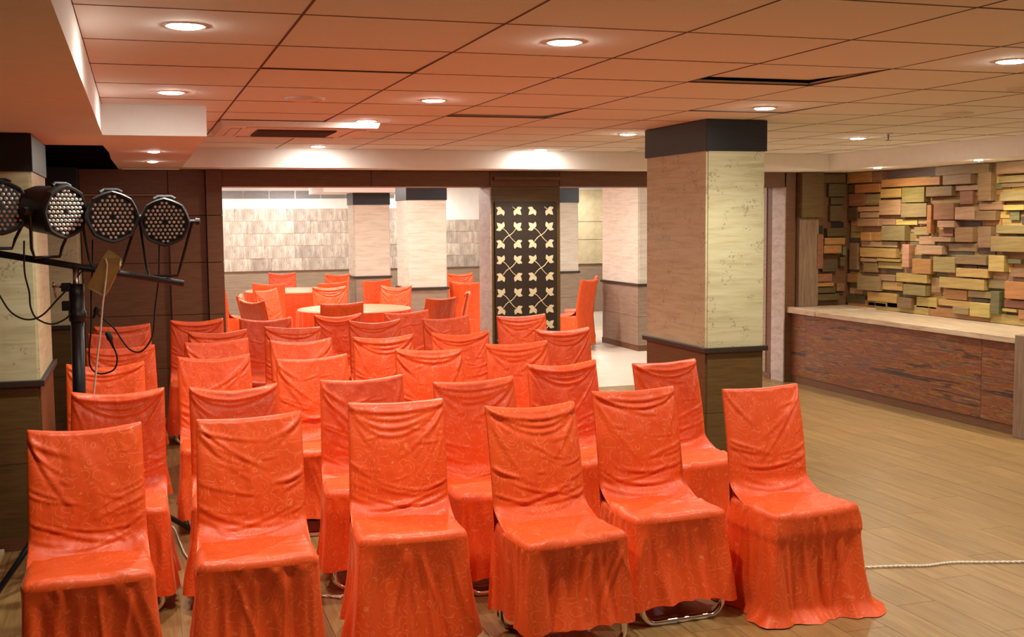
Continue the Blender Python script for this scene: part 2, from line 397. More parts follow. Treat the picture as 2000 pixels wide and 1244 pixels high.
for s in BL.replace('\n', '').split(';'):
    a, b, c_, d_, k = s.split(); a, b, c_, d_ = map(float, (a, b, c_, d_))
    if c_-a < 5: continue
    dep = {'k': .012, 'p': .02, 'd': .05}.get(k, rb.choice([.035, .045, .055, .065, .08]))
    if (c_-a)*(d_-b) > 11000 and k not in 'pk': dep = rb.uniform(.065, .085)
    if (a+c_)/2 < 412:
        p0 = on_y(*zoom(a, (b+d_)/2), YW-.03); p1 = on_y(*zoom(c_, (b+d_)/2), YW-.03)
        q0 = on_y(*zoom((a+c_)/2, b), YW-.03); q1 = on_y(*zoom((a+c_)/2, d_), YW-.03)
        add_block(we, 0, (q0[2]+q1[2])/2, min(p1[0], 6.885)-p0[0]-.003, q0[2]-q1[2]-.003, dep, PAL[k], True, (p0[0]+min(p1[0], 6.885))/2)
    else:
        X = XR-.06
        p0 = on_x(*zoom(a, (b+d_)/2), X); p1 = on_x(*zoom(c_, (b+d_)/2), X)
        q0 = on_x(*zoom((a+c_)/2, b), X); q1 = on_x(*zoom((a+c_)/2, d_), X)
        y1 = min(p0[1], YW-.005); z1 = min(q0[2], LOW-.004)
        add_block(wr, (y1+p1[1])/2, (z1+q1[2])/2, y1-p1[1]-.003, z1-q1[2]-.003, dep, PAL[k])
# thin filler boards lying behind the proud blocks, and on towards the viewer beyond the frame
z = .80
while z < LOW-.02:
    hgt = rb.choice([.05, .065, .08]); y = 6.9 + rb.uniform(0, .2)
    while y < YW-.03:
        wy = rb.uniform(.18, .5); y1 = min(y+wy, YW-.012)
        add_block(wr, (y+y1)/2, min(z+hgt/2, LOW-hgt/2), y1-y-.003, hgt-.003, rb.choice([.010, .014, .018]), PAL[rb.choice('yytobge')])
        y = y1
    z += hgt
for i_ in range(26):
    add_block(wr, rb.uniform(7.05, 7.55), rb.uniform(.9, 2.05), rb.uniform(.1, .3), rb.uniform(.06, .12), rb.uniform(.035, .08), PAL[rb.choice('yotbgr')])
# skirting boards where the blocks meet the counter
for y0, y1, k in ((9.72, 10.18, 'o'), (8.9, 9.716, 'y'), (8.1, 8.896, 'o'), (7.45, 8.096, 'y'), (7.0, 7.446, 'y')):
    o = box('wood_block', XR-.045, XR, y0, y1, .755, .835, 'block_wood', wr, .002); o.color = (*[q*.9 for q in PAL[k]], 1)
# pilaster at the end of the bar, under its box head
pil = thing('pilaster', 'rough painted wooden pilaster with box head at the end of the bar counter', 'pilaster', (6.45, YW, 0))
box('shaft', 6.33, 6.555, YW-.05, YW+.02, .765, 1.66, 'pilaster', pil, .003)
box('head_box', 6.325, 6.575, YW-.10, YW+.02, 1.66, LOW-.003, 'veneer_brown', pil, .004)

# ------------------------------------------------------------------ bar counter
bar = thing('bar_counter', 'long bar counter with streaked rustic painted front under the wood block wall', 'bar counter', (6.6, 8.6, 0))
box('plinth', 6.285, 6.9, 7.01, YW+.0, 0, .075, 'wall_brown', bar)
box('front_panel', 6.275, 6.90, 7.42, 9.93, .075, .705, 'bar_paint', bar, .002)
box('front_panel', 6.275, 6.90, 7.011, 7.417, .075, .705, 'bar_paint', bar, .002)
box('front_panel', 6.278, 6.90, 9.934, YW, .075, .705, 'bar_paint', bar, .002)
box('countertop', 6.235, XR-.001, 7.011, 9.70, .705, .752, 'counter_top', bar, .004)
box('countertop', 6.225, XR-.001, 9.70, YW, .705, .764, 'counter_top', bar, .004)
box('end_post', 6.225, XR-.001, 6.86, 7.009, 0, .775, 'pilaster', bar, .004)

# ------------------------------------------------------------------ pillars
def pillar(label, x0, x1, y0, y1, top, capz, pale='veneer_speckled', group=None, ledge=LEDGE, base='veneer_brown'):
    t = thing('pillar', label, 'pillar', ((x0+x1)/2, (y0+y1)/2, 0), 0, group)
    box('core', x0+.012, x1-.012, y0+.012, y1-.012, 0, top, 'inlay_brown', t)
    e = .012                                # dark corner beads stay between the cladding panels
    for nm, (a, b, c, d) in (('front', (x0+e, x1-e, y0, y0+.014)), ('rear', (x0+e, x1-e, y1-.014, y1)), ('left', (x0, x0+.014, y0+e, y1-e)), ('right', (x1-.014, x1, y0+e, y1-e))):
        box('cladding_panel', a, b, c, d, ledge+.012, capz, pale, t)
        zs = [.07, ledge*.52, ledge-.02]
        for za, zb in zip(zs[:-1], zs[1:]): box('dado_panel', a, b, c, d, za+.0015, zb-.0015, base, t)
    box('skirting', x0-.004, x1+.004, y0-.004, y1+.004, 0, .07, 'wall_brown', t)
    box('ledge', x0-.022, x1+.022, y0-.022, y1+.022, ledge-.02, ledge+.012, 'inlay_brown', t, .003)
    box('cap_band', x0-.008, x1+.008, y0-.008, y1+.008, capz, top-.003, 'black_laminate', t, .002)
    return t
pillar('square pillar with black cap and pale veneer standing among the chairs beside the bar', 3.368, 3.778, 6.461, 7.353, CE, 2.078)
pillar('pale veneered pillar with black cap behind the stage light stand', -1.12, -.492, 6.27, 7.20, LOW, 1.925, ledge=.862)
pillar('half hidden pillar against the brown wall behind the stage lights', -1.0, -.447, 9.88, YW+.04, LOW, 1.895)
pillar('pale pillar in the room behind, directly behind the near round table', 3.125, 3.62, 13.75, 14.35, FC, 1.915, 'veneer_lit', base='wall_taupe')  # veneer and dado tones lightened here as if strongly lit
pillar('pale pillar in the room behind, nearest the stone tiled end wall', 3.06, 3.60, 17.0, 17.5, 2.085, 1.908, 'veneer_lit', base='wall_taupe')
pillar('broad pale pillar in the room behind, beside the two chairs past the leaf screen', 5.972, 6.30, 13.27, 14.46, FC, 2.10, 'veneer_lit', base='wall_taupe')
pillar('slim pale pillar at the end wall, seen just past the leaf screen', 6.34, 6.66, 17.1, 17.6, FC, 1.93, 'veneer_lit', base='wall_taupe')

# ------------------------------------------------------------------ room behind
cf = struct(box('ceiling_far_room', -1.5, 10.2, YW+.36, YF+.2, FC, FC+.08, 'gypsum'))
struct(box('ceiling_drop', 2.55, 4.15, 16.5, 18.0, 2.085, FC, 'gypsum'))
struct(box('ceiling_drop', 6.6, 10.2, 14.6, 15.2, 2.05, FC, 'gypsum'))
wb = struct(box('wall_far_room', -1.5, 10.2, YF, YF+.2, 0, FC, 'gypsum'))
box('dado_board', -1.5, 10.2, YF-.03, YF, 0, LEDGE, 'wall_taupe', wb)
box('dado_rail', -1.5, 10.2, YF-.04, YF, LEDGE, LEDGE+.02, 'wall_brown', wb)
rs = random.Random(5); z = LEDGE+.022; row = 0
while z < 1.86:
    hgt = .205; x = .8 + rs.uniform(-.2, 0); z1 = min(z+hgt, 1.885)
    while x < 6.2:
        x1 = x + rs.choice([.28, .34, .42, .5])
        if x > 4.7 and z1 > 1.80: pass
        else: box('stone_tile', x+.001, x1-.001, YF-.03-rs.uniform(0, .008), YF, z+.001, z1-.001, 'stone_tile', wb)
        x = x1
    z += hgt; row += 1
for k in range(8):
    box('vent_panel', .85+k*.42, .85+k*.42+.40, YF-.02, YF, 2.055, 2.18, 'grey_vent', wb)
for a, b in ((LEDGE+.03, 1.3), (1.31, 1.62), (1.63, 2.2)): box('wall_board', 6.7, 8.4, YF-.03, YF-.001, a, b, 'pale_board', wb)
struct(box('wall_left_far_room', -1.7, -1.5, YW+.36, YF+.2, 0, FC, 'wall_taupe'))
struct(box('wall_right_end', 10.2, 10.4, 11.6, YF+.2, 0, FC, 'wall_taupe'))
struct(box('wall_right_return', XR+.2, 10.4, 11.4, 11.6, 0, FC, 'wall_taupe'))
# unseen sides of the hall
struct(box('wall_left', XL-.2, XL, YB, YW+.36, 0, CE+.1, 'wall_brown'))
struct(box('wall_back', XL-.2, XR+.2, YB-.2, YB, 0, CE+.1, 'wall_brown'))

# ------------------------------------------------------------------ leaf screen between the openings
scr = thing('decorative_screen', 'dark brown panel with cream leaf inlay between the two openings', 'decorative screen', ((XSC0+XSC1)/2, YW, 0))
box('post', XSC0+.012, XSC1, YW, YW+.36, 0, HB, 'veneer_brown', scr)
for a, b in ((0, .5), (.5, 1.0), (1.0, 1.5), (1.5, HB)):
    box('reveal_panel', XSC0, XSC0+.012, YW, YW+.36, a+.001, b-.001, 'reveal_lit_veneer', scr)
box('board', 3.14, 3.742, YW-.022, YW-.0005, .02, 1.83, 'inlay_brown', scr, .002)
box('valance', XSC0+.03, XSC1-.01, YW-.05, YW, 2.03, 2.06, 'wall_brown', scr, .003)
def leaf_outline(L, W, n=7):
    up = [(L*i/n, W*math.sin(PI*(i/n)**.8)*.5) for i in range(n+1)]; return up+[(x_, -y_) for x_, y_ in up[-2:0:-1]]
def motif_mesh():
    V = []; Fc = []
    for ang, L, W in ((0, .072, .042), (62, .060, .036), (-62, .060, .036)):
        o = leaf_outline(L, W); c, s = math.cos(R(ang)), math.sin(R(ang)); b = len(V); m = len(o)
        zoff = .004 if ang == 0 else .003
        for k in (0, 1): V += [(x_*c-y_*s, -zoff*k, x_*s+y_*c) for x_, y_ in o]
        Fc += [tuple(range(b, b+m)), tuple(range(b+m, b+2*m))]+[(b+i, b+(i+1) % m, b+m+(i+1) % m, b+m+i) for i in range(m)]
    return mesh('leaf_motif', V, Fc, 'cream_inlay')
mm = motif_mesh()
z3 = lambda x, y: (860+x*.3216, 320+y*.3216)
cols = [on_y(*z3(x_, 580), YW)[0] for x_ in (372, 458, 564, 650)]
zA = on_y(*z3(460, 390), YW)[2]; pitch = (on_y(*z3(460, 390), YW)[2]-on_y(*z3(460, 790), YW)[2])/2; zB = on_y(*z3(460, 478), YW)[2]
for g in range(-1, 6):
    zt, zb = zA-g*pitch, zB-g*pitch
    for pc in (0, 2):
        xa, xb = cols[pc], cols[pc+1]; xm = (xa+xb)/2; zm = (zt+zb)/2
        for X_, Z_, ang in ((xa, zt, 135), (xb, zt, 45), (xa, zb, 225), (xb, zb, 315)):
            if Z_ < .06 or Z_ > 1.79: continue
            o = link('leaf_motif', mm, scr, (X_-scr.location.x, YW-.022-scr.location.y, Z_)); o.rotation_euler = (0, -R(ang), 0)
        for (xs, zs, xe, ze) in ((xa, zt, xb, zb), (xa, zb, xb, zt)):
            pts = [(xs+(xe-xs)*q/8, YW-.0235, zs+(ze-zs)*q/8 + .010*math.sin(2*PI*q/8)) for q in range(9)]
            pts = [p for p in pts if .06 < p[2] < 1.80]
            if len(pts) > 2: tube('stem', pts, .0042, 'cream_inlay', scr, 6)

# ------------------------------------------------------------------ lamps and ceiling fittings
ring_me = {}
def downlight(x, y, zc, rad, mat, label, group, beam=0.0):
    t = thing('downlight', label, 'ceiling light', (x, y, zc), 0, group)
    key = (rad, mat)
    if key not in ring_me:
        v, f = lathe_vf([(rad*1.25, .006), (rad*1.25, -.0015), (rad*1.2, -.003), (rad*1.0, -.003), (rad*1.0, .006)], 32, cap0=False, cap1=False); f += [(4*32+j, 4*32+(j+1) % 32, (j+1) % 32, j) for j in range(32)]
        a = mesh('trim_ring', v, f, 'off_white_plastic', True)
        v, f = lathe_vf([(rad*.995, -.003), (rad*.97, -.005), (rad*.85, -.0065), (rad*.5, -.008), (.004, -.0085)], 32, cap0=False); b = mesh('diffuser', v, f, mat, True)
        ring_me[key] = (a, b)
    link('trim_ring', ring_me[key][0], t); link('diffuser', ring_me[key][1], t)
    if beam:                                   # the lamp's own downward beam
        ld = bpy.data.lights.new('lamp_beam', 'SPOT'); ld.energy = beam; ld.color = WARM; ld.spot_size = R(138); ld.spot_blend = 1.0; ld.shadow_soft_size = .035
        lo = bpy.data.objects.new('lamp_beam', ld); COL.objects.link(lo); lo.parent = t; lo.location = (0, 0, -.05)
    return t
G1 = 'downlights in the tiled ceiling'
L1 = 'round recessed downlight of the tiled ceiling, beyond the picture edge'
for x, y, lb in ((.166, 3.789, 'downlight beside the white bulkhead edge, farther from the air conditioner'), (.176, 5.705, 'downlight beside the white bulkhead corner, nearer the air conditioner'),
                 (1.43, 3.80, 'downlight in plain ceiling tiles two lamps in front of the air conditioner'), (1.464, 5.784, 'downlight in the ceiling tiles straight in front of the air conditioner'),
                 (3.329, 3.805, 'downlight in the ceiling tiles beside the small round smoke detector'), (3.362, 5.765, 'downlight just in front of the square pillar with the black cap'),
                 (3.399, 7.742, 'downlight just behind the square pillar with the black cap'), (5.362, 7.785, 'downlight beside the hanging fire sprinkler near the bar'),
                 (3.391, 9.61, 'downlight throwing a bright patch on the white soffit above the leaf screen'),
                 (5.3, 3.80, L1), (5.36, 5.78, L1), (3.35, 1.87, L1), (5.33, 1.87, L1)):
    downlight(x, y, CE, .053, 'lamp_warm', lb, G1, BEAM)
downlight(1.36, 7.05, CE, .053, 'lamp_warm', 'downlight shining beside the corner of the ceiling air conditioner', G1, BEAM)
downlight(1.43, 9.50, CE, .053, 'lamp_warm', 'downlight between the ceiling air conditioner and the white soffit', G1, BEAM)
for x, y in ((.122, 7.72), (.129, 8.95)): downlight(x, y, LOW, .034, 'lamp_warm', 'small downlight in the smooth bulkhead behind the stage lights', 'small downlights in the bulkhead')
for y in (9.12, 7.78, 6.45): downlight(6.50, y, LOW, .034, 'lamp_bar', 'small downlight in the soffit above the bar counter', 'small downlights over the bar', 34.0)
for x in (.9, 2.4, 4.6, 7.4):
    for y in (11.6, 13.1, 15.4, 18.6): downlight(x, y, FC, .085, 'lamp_cool', 'round downlight in the ceiling of the room behind', 'downlights in the room behind')

ac = thing('air_conditioner', 'square cassette air conditioner set in the tiled ceiling', 'air conditioner', (.985, 7.64, CE))
x0, x1, y0, y1 = .50, 1.47, 7.16, 8.12
v = [(x0, y0, CE-.001), (x1, y0, CE-.001), (x1, y1, CE-.001), (x0, y1, CE-.001), (x0+.015, y0+.015, CE-.034), (x1-.015, y0+.015, CE-.034), (x1-.015, y1-.015, CE-.034), (x0+.015, y1-.015, CE-.034)]
world_part('panel', v, [(0, 1, 2, 3), (4, 5, 6, 7), (0, 1, 5, 4), (1, 2, 6, 5), (2, 3, 7, 6), (3, 0, 4, 7)], 'off_white_plastic', ac)
gr = box('grille', .74, 1.235, 7.40, 7.88, CE-.042, CE-.033, 'grille_dark', ac)
for k in range(15): box('grille_slat', .745, 1.23, 7.405+k*.0325, 7.413+k*.0325, CE-.046, CE-.0335, 'grille_dark', gr)
for a, b, c, d in ((.66, 1.31, 7.23, 7.29), (.66, 1.31, 7.99, 8.05), (.57, .63, 7.32, 7.96), (1.34, 1.40, 7.32, 7.96)):
    box('louver', a, b, c, d, CE-.040, CE-.033, 'off_white_plastic', ac, .002)
    if b-a > d-c: box('slot', a, b, d+.002, d+.008, CE-.036, CE-.0335, 'grille_dark', ac)
    else: box('slot', b+.002, b+.008, c, d, CE-.036, CE-.0335, 'grille_dark', ac)
def ceil_disc(name, x, y, rad, label, cat):
    v, f = lathe_vf([(rad, .001), (rad, -.006), (rad*.85, -.012), (rad*.8, -.008), (rad*.45, -.008), (rad*.4, -.012), (.004, -.013)], 32, cap0=False)
    o = link(name, mesh(name, v, f, 'off_white_plastic', True), None, (x, y, CE)); tag(o, label, cat)
ceil_disc('ceiling_speaker', .817, 5.834, .10, 'flat round speaker cover in the ceiling tiles near the air conditioner', 'speaker')
ceil_disc('ceiling_speaker', 4.67, 5.789, .10, 'flat round speaker cover in the ceiling tiles in front of the bar', 'speaker')
ceil_disc('smoke_detector', 4.06, 4.60, .055, 'small round smoke detector on the ceiling tile beside the downlight', 'smoke detector')
ceil_disc('smoke_detector', 4.13, 9.15, .05, 'small round smoke detector near the far white soffit', 'smoke detector')
sp = thing('sprinkler', 'small metal fire sprinkler hanging from the ceiling tiles near the bar', 'sprinkler', (5.268, 7.268, CE))
v, f = lathe_vf([(.032, .001), (.032, -.004), (.012, -.008), (.009, -.03)], 16); link('escutcheon', mesh('escutcheon', v, f, 'steel', True), sp)
v, f = lathe_vf([(.006, -.028), (.004, -.05), (.022, -.052), (.022, -.055)], 16); link('deflector', mesh('deflector', v, f, 'steel', True), sp)

# ------------------------------------------------------------------ covered chairs
def fold_field(U, V, curves):
    """sum of gaussian ridges along polylines; U, V flat arrays in metres"""
    out = np.zeros_like(U)
    for pts, amp, wid, fade in curves:
        P = np.array(pts); best = np.full(U.shape, 1e9); bt = np.zeros_like(U)
        for i in range(len(P)-1):
            a, b = P[i], P[i+1]; d = b-a; L2 = max(1e-9, d@d)
            t = np.clip(((U-a[0])*d[0]+(V-a[1])*d[1])/L2, 0, 1)
            q = (U-a[0]-t*d[0])**2+(V-a[1]-t*d[1])**2; m = q < best; best[m] = q[m]; bt[m] = ((i+t)/(len(P)-1))[m]
        env = {'in': (1-bt)**.8, 'mid': np.sin(PI*np.clip(bt, .02, .98)), 'all': np.ones_like(bt)}[fade]
        out += amp*env*np.exp(-best/(2*wid*wid))
    return out
def nz(x, y, z): return noise.noise(Vector((x, y, z)))
def chair_meshes(idx, H=.90, hem=.085, flare=.018, sag=.022, tiltz=0.0, drape='swag', band=False, gather=.004):
    rg = random.Random(100+idx)
    # --- back cover
    NX, NF, NT_, NR = 77, 84, 4, 22
    u = np.linspace(-1, 1, NX); u = np.sign(u)*(1-(1-np.abs(u))**1.15)
    curves = []
    W, T = .2, .455
    def c2(p0, p1, p2, n=9): return [((1-t)**2*p0[0]+2*t*(1-t)*p1[0]+t*t*p2[0], (1-t)**2*p0[1]+2*t*(1-t)*p1[1]+t*t*p2[1]) for t in np.linspace(0, 1, n)]
    def add(c, amp, wid, fade):
        curves.append((c, amp, wid, fade)); curves.append(([(p[0], p[1]-2.1*wid) for p in c], -amp*.6, wid*1.1, fade))
    if drape in ('swag', 'both'):          # cloth sagging between the two top corners
        cx = rg.uniform(-.07, .07)
        for k in range(rg.randint(2, 4)):
            d = .022+.030*k+rg.uniform(-.006, .006); add(c2((-W, T-.004), (cx, T-2*d), (W, T-.004)), rg.uniform(.006, .010)*(1-.18*k), rg.uniform(.0055, .009), 'all')
    strong = rg.choice([-1, 1]) if drape != 'both' else 0
    for sgn in (-1, 1):
        m = rg.randint(3, 5) if sgn == strong or (drape == 'both') else rg.randint(1, 2)
        for k in range(m):                 # rays out of a top corner
            reach = rg.uniform(.05, .30) if sgn == strong else rg.uniform(.05, .15)
            e = (sgn*(W-reach), T-rg.uniform(.06, .34)); mid = (sgn*(W-reach*.35), T-.5*(T-e[1])-.01*k)
            add(c2((sgn*W*.99, T-.006-.010*k), mid, e), rg.uniform(.005, .010), rg.uniform(.005, .009), 'in')
        for k in range(rg.randint(4, 7)):  # tension folds running in from the lower side edges
            y0 = rg.uniform(.03, .24); rr = rg.uniform(.08, .24)
            add(c2((sgn*W, y0+.03), (sgn*(W-rr*.5), y0-.005), (sgn*(W-rr), y0-rg.uniform(-.01, .05))), rg.uniform(.003, .007), rg.uniform(.004, .007), 'in')
    for k in range(rg.randint(3, 5)):      # smile creases above the seat
        y0 = rg.uniform(.03, .14); sk = rg.uniform(-.04, .04)
        add(c2((-.17, y0+.04+sk), (rg.uniform(-.05, .05), y0-.03), (.17, y0+.04-sk)), rg.uniform(.003, .006), rg.uniform(.004, .008), 'mid')
    for k in range(rg.randint(5, 9)):
        a0 = (rg.uniform(-.17, .12), rg.uniform(.08, .40)); an = rg.uniform(-.3, .8)*(strong or 1); ln = rg.uniform(.04, .13)
        add(c2(a0, (a0[0]+ln*.5, a0[1]+ln*.5*an-.008), (a0[0]+ln, a0[1]+ln*an)), rg.uniform(.0015, .0035), rg.uniform(.0035, .006), 'mid')
    z0 = .430
    skew = rg.uniform(-.010, .010)
    def ztop(uu): return H - sag*(1-np.abs(uu)**1.8) + tiltz*uu + .007*np.abs(uu)**9
    def hw(v): return .201+.006*(1-v)+.010*np.clip(1-v/.25, 0, 1)**2
    def yb(v): return .172+.078*v-.012*np.sin(PI*v)
    th = .022*np.sqrt(np.clip(1-np.abs(u)**7, 0, 1))+.0015
    V = []
    vf = np.linspace(0, 1, NF)**.95
    UU, VV = np.meshgrid(u, vf)
    disp = fold_field((UU*.2).ravel(), (VV*T).ravel(), curves).reshape(UU.shape)
    low = np.array([[nz(uu*2.2+idx*7, vv*2.2, idx*3.1)*.007+nz(uu*6+idx*5, vv*7, idx)*.0025+nz(uu*15+idx*3, vv*19+uu*6, idx+.4)*.0010 for uu in u] for vv in vf])
    disp = (disp+low)*(1-np.abs(UU)**12)*np.clip(VV/.06, 0, 1)
    zt = ztop(u)
    for j, v in enumerate(vf):
        c = max(0., 1-v/.22)**2.2
        for i in range(NX):
            V.append((u[i]*hw(v)*(1-.03*c*abs(u[i])**8)+skew*v, yb(v)-th[i]-(.075+.09*abs(u[i])**5)*c-disp[j, i], z0+v*(zt[i]-z0)))
    for k in range(1, NT_):
        a = PI*k/NT_
        for i in range(NX): V.append((u[i]*hw(1.0)+skew, yb(1.0)-th[i]*math.cos(a), zt[i]+th[i]*.55*math.sin(a)))
    for j, v in enumerate(np.linspace(1, 0, NR)):
        for i in range(NX):
            dz = .010*nz(u[i]*2+idx, v*3, 9.1+idx)+.005*math.sin(u[i]*9+idx)*(1-v)+.004*nz(u[i]*7, v*9, idx+3)
            V.append((u[i]*hw(max(v, .3))+skew*v, yb(v)+th[i]+dz*(1-abs(u[i])**6)-.004*(1-v), (z0-.03)+v*(zt[i]-z0+.03)))
    back = mesh('back_cover', V, grid_f(NX, NF+NT_-1+NR), 'orange_fabric', True)
    # --- seat cover, rolling over its edges into the skirt
    n = 58; a = np.linspace(-1, 1, n); a = np.sign(a)*(1-(1-np.abs(a))**1.3); hx, hy, yc, RO = .215, .192, .006, .030
    A, B = np.meshgrid(a, a)
    e = np.maximum(np.abs(A), np.abs(B)); kk = .84; phi = np.clip((e-kk)/(1-kk), 0, 1)*PI/2
    e2 = np.where(e <= kk, e*(1-RO/hx)/kk, 1-RO/hx+RO/hx*np.sin(phi)); sc_ = np.where(e > 1e-6, e2/np.maximum(e, 1e-6), 1)
    A2, B2 = A*sc_, B*sc_
    def outl(pa, pb): return hx*pa*(1-.060*np.abs(pb)**7)*(1-.03*pb), yc+hy*pb*(1-.060*np.abs(pa)**7)
    X, Y = outl(A2, B2)
    sc = []
    for sgn in (-1, 1):
        for k in range(rg.randint(2, 4)): sc.append((c2((sgn*.2, -.235+.02*k), (sgn*.12, -.18+.03*k), (sgn*rg.uniform(-.05, .08), rg.uniform(-.2, -.02))), rg.uniform(.003, .007), rg.uniform(.005, .010), 'in'))
        for k in range(3): sc.append((c2((sgn*.205, .1-.05*k), (sgn*.1, .06-.04*k), (sgn*rg.uniform(-.1, .05), rg.uniform(-.08, .05))), rg.uniform(.003, .006), rg.uniform(.005, .010), 'in'))
    sink = .012*np.exp(-((A+rg.uniform(-.3, .3))**2+(B)**2)/.4)
    dr = np.clip((e-kk)/(1-kk), 0, 1)
    Zs = .455-RO*(1-np.cos(phi))+.010*(1-A**2)*(1-B**2)-sink*.6+fold_field(X.ravel(), Y.ravel(), sc).reshape(X.shape)*(1-dr**2)
    Zs += np.array([[nz(X[j, i]*9+idx, Y[j, i]*9, idx*1.7)*.006+nz(X[j, i]*30+idx, Y[j, i]*30, idx*1.7)*.0015 for i in range(n)] for j in range(n)])*(1-dr)
    seat = mesh('seat_cover', np.stack([X.ravel(), Y.ravel(), Zs.ravel()], 1), grid_f(n, n), 'orange_fabric', True)
    # --- skirt
    per = []
    for k in range(84): per.append((-1+2*k/84, -1))
    for k in range(80): per.append((1, -1+2*k/80))
    for k in range(56): per.append((1-2*k/56, 1))
    for k in range(80): per.append((-1, 1-2*k/80))
    per = np.array(per, float); N = len(per)
    O = np.array(outl(per[:, 0], per[:, 1])).T; nxt = np.roll(O, -1, 0); prv = np.roll(O, 1, 0); tan = nxt-prv; tan /= np.linalg.norm(tan, axis=1)[:, None]
    nor = np.stack([tan[:, 1], -tan[:, 0]], 1)
    for _ in range(3): nor = nor+np.roll(nor, 1, 0)+np.roll(nor, -1, 0)
    nor /= np.linalg.norm(nor, axis=1)[:, None]
    seg = np.linalg.norm(nxt-O, axis=1); s = np.concatenate([[0], np.cumsum(seg)[:-1]]); Ltot = seg.sum()
    pleats = []
    pos = rg.uniform(0, .04)
    while pos < Ltot:
        pleats.append((pos, rg.uniform(.006, .014), rg.choice([1, 1, 1, -.9])*rg.uniform(.008, .022), rg.uniform(-.05, .05), rg.choice([0, 0, .2, .6]))); pos += rg.uniform(.028, .075)
    corner = np.exp(-((np.abs(per[:, 0])-1)**2+(np.abs(per[:, 1])-1)**2)/.07)
    fr = np.clip((-per[:, 1]-.9)*10, 0, 1)
    drp = []                                    # slanting drag lines on the front
    for k in range(rg.randint(3, 6)): drp.append((rg.uniform(.02, .42), rg.uniform(-.16, .16), rg.uniform(.006, .012), rg.uniform(.004, .010)))
    M = 34; V = []
    hemz = hem + np.array([.010*nz(q*5+idx, idx*2.3, .5) for q in s]) - .014*corner*(hem > .03)
    for j in range(M):
        q = j/(M-1); z = .426+(hemz-.426)*q
        off = .0005+flare*q**1.1+.014*corner*q**1.3*(1 if hem > .03 else 1.6)-.016*np.sin(PI*q)*(1-corner)*fr-.006*np.sin(PI*q)*(1-corner)
        fo = np.zeros(N)
        for p0, wd_, am, dr_, stt in pleats:
            dd = (s-p0-dr_*q+Ltot/2) % Ltot-Ltot/2; fo += am*np.clip((q-stt*.6)/(1-stt*.6), 0, 1)**.6*np.exp(-dd*dd/(2*(wd_*(.8+.7*q))**2))
        for p0, sl, wd_, am in drp:
            dd = s-p0-sl*q; fo += fr*am*math.sin(PI*min(1, q*1.1))**.8*np.exp(-dd*dd/(2*wd_*wd_))
        gath = gather*np.clip(np.array([.25+1.6*nz(q_*9, idx*1.3, 7.7) for q_ in s]), 0, 1.2)*np.sin(s*95+5*np.sin(s*7+idx))*math.exp(-((q-.05)/.16)**2)*(q > 0)
        off = off+fo*min(1, q*6)+gath
        if band: off = off + .007*np.clip((z-.335)/.01, 0, 1)*min(1, q*8)
        if hem <= .03: off = off + np.clip((q-.88)/.12, 0, 1)**1.5*(.030+.016*np.sin(s*19+idx)) + .055*q**3*np.exp(-((per[:, 0]-1)**2+(per[:, 1]+1)**2)/.16)
        for k in range(N): V.append((O[k, 0]+nor[k, 0]*off[k], O[k, 1]+nor[k, 1]*off[k], max(.002, z[k])))
    skirt = mesh('skirt', V, grid_f(N, M, 0, True), 'orange_fabric', True)
    return back, seat, skirt
def uframe(y, ytop):
    pts = [(-.185, ytop, .41), (-.187, y, .075)]
    for k in range(1, 7):
        a = PI/2*k/6; pts.append((-.187+.06*(1-math.cos(a)), y, .075-.063*math.sin(a)))
    pts += [(-x_, y_, z_) for x_, y_, z_ in pts[::-1]]
    return mesh('leg_frame', *tube_vf(pts, .0135, 12), 'chrome', True)
FRAME_F, FRAME_R = uframe(-.185, -.15), uframe(.165, .15)
VAR = [chair_meshes(0, .90, .05, .016, .020, .002, 'diag', gather=.007), chair_meshes(1, .90, .04, .018, .012, .006, 'diag', gather=.006), chair_meshes(2, .905, .045, .018, .012, .000, 'swag'),
       chair_meshes(3, .90, .115, .016, .020, -.004, 'swag'), chair_meshes(4, .905, .090, .016, .012, .000, 'swag'), chair_meshes(5, .905, .004, .020, .010, .000, 'diag', True),
       chair_meshes(6, .90, .09, .014, .024, .002, 'swag'), chair_meshes(7, .90, .10, .014, .018, .006, 'diag'), chair_meshes(8, .90, .09, .014, .030, .000, 'both'),
       chair_meshes(9, .90, .08, .014, .016, .004, 'swag'), chair_meshes(10, .90, .10, .014, .026, .000, 'diag'), chair_meshes(11, .895, .09, .014, .014, -.006, 'both')]
def chair(x, y, rot, var, label, group):
    """x, y: middle of the top edge of the back"""
    th = R(rot); ox, oy = x + math.sin(th)*.25, y - math.cos(th)*.25
    t = thing('covered_chair', label, 'chair', (ox, oy, 0), th, group)
    b, s, k = VAR[var]
    link('back_cover', b, t); link('seat_cover', s, t); link('skirt', k, t)
    link('leg_frame', FRAME_F, t); link('leg_frame', FRAME_R, t); return t
ORD = ['end', 'second', 'third', 'fourth', 'fifth', 'sixth']
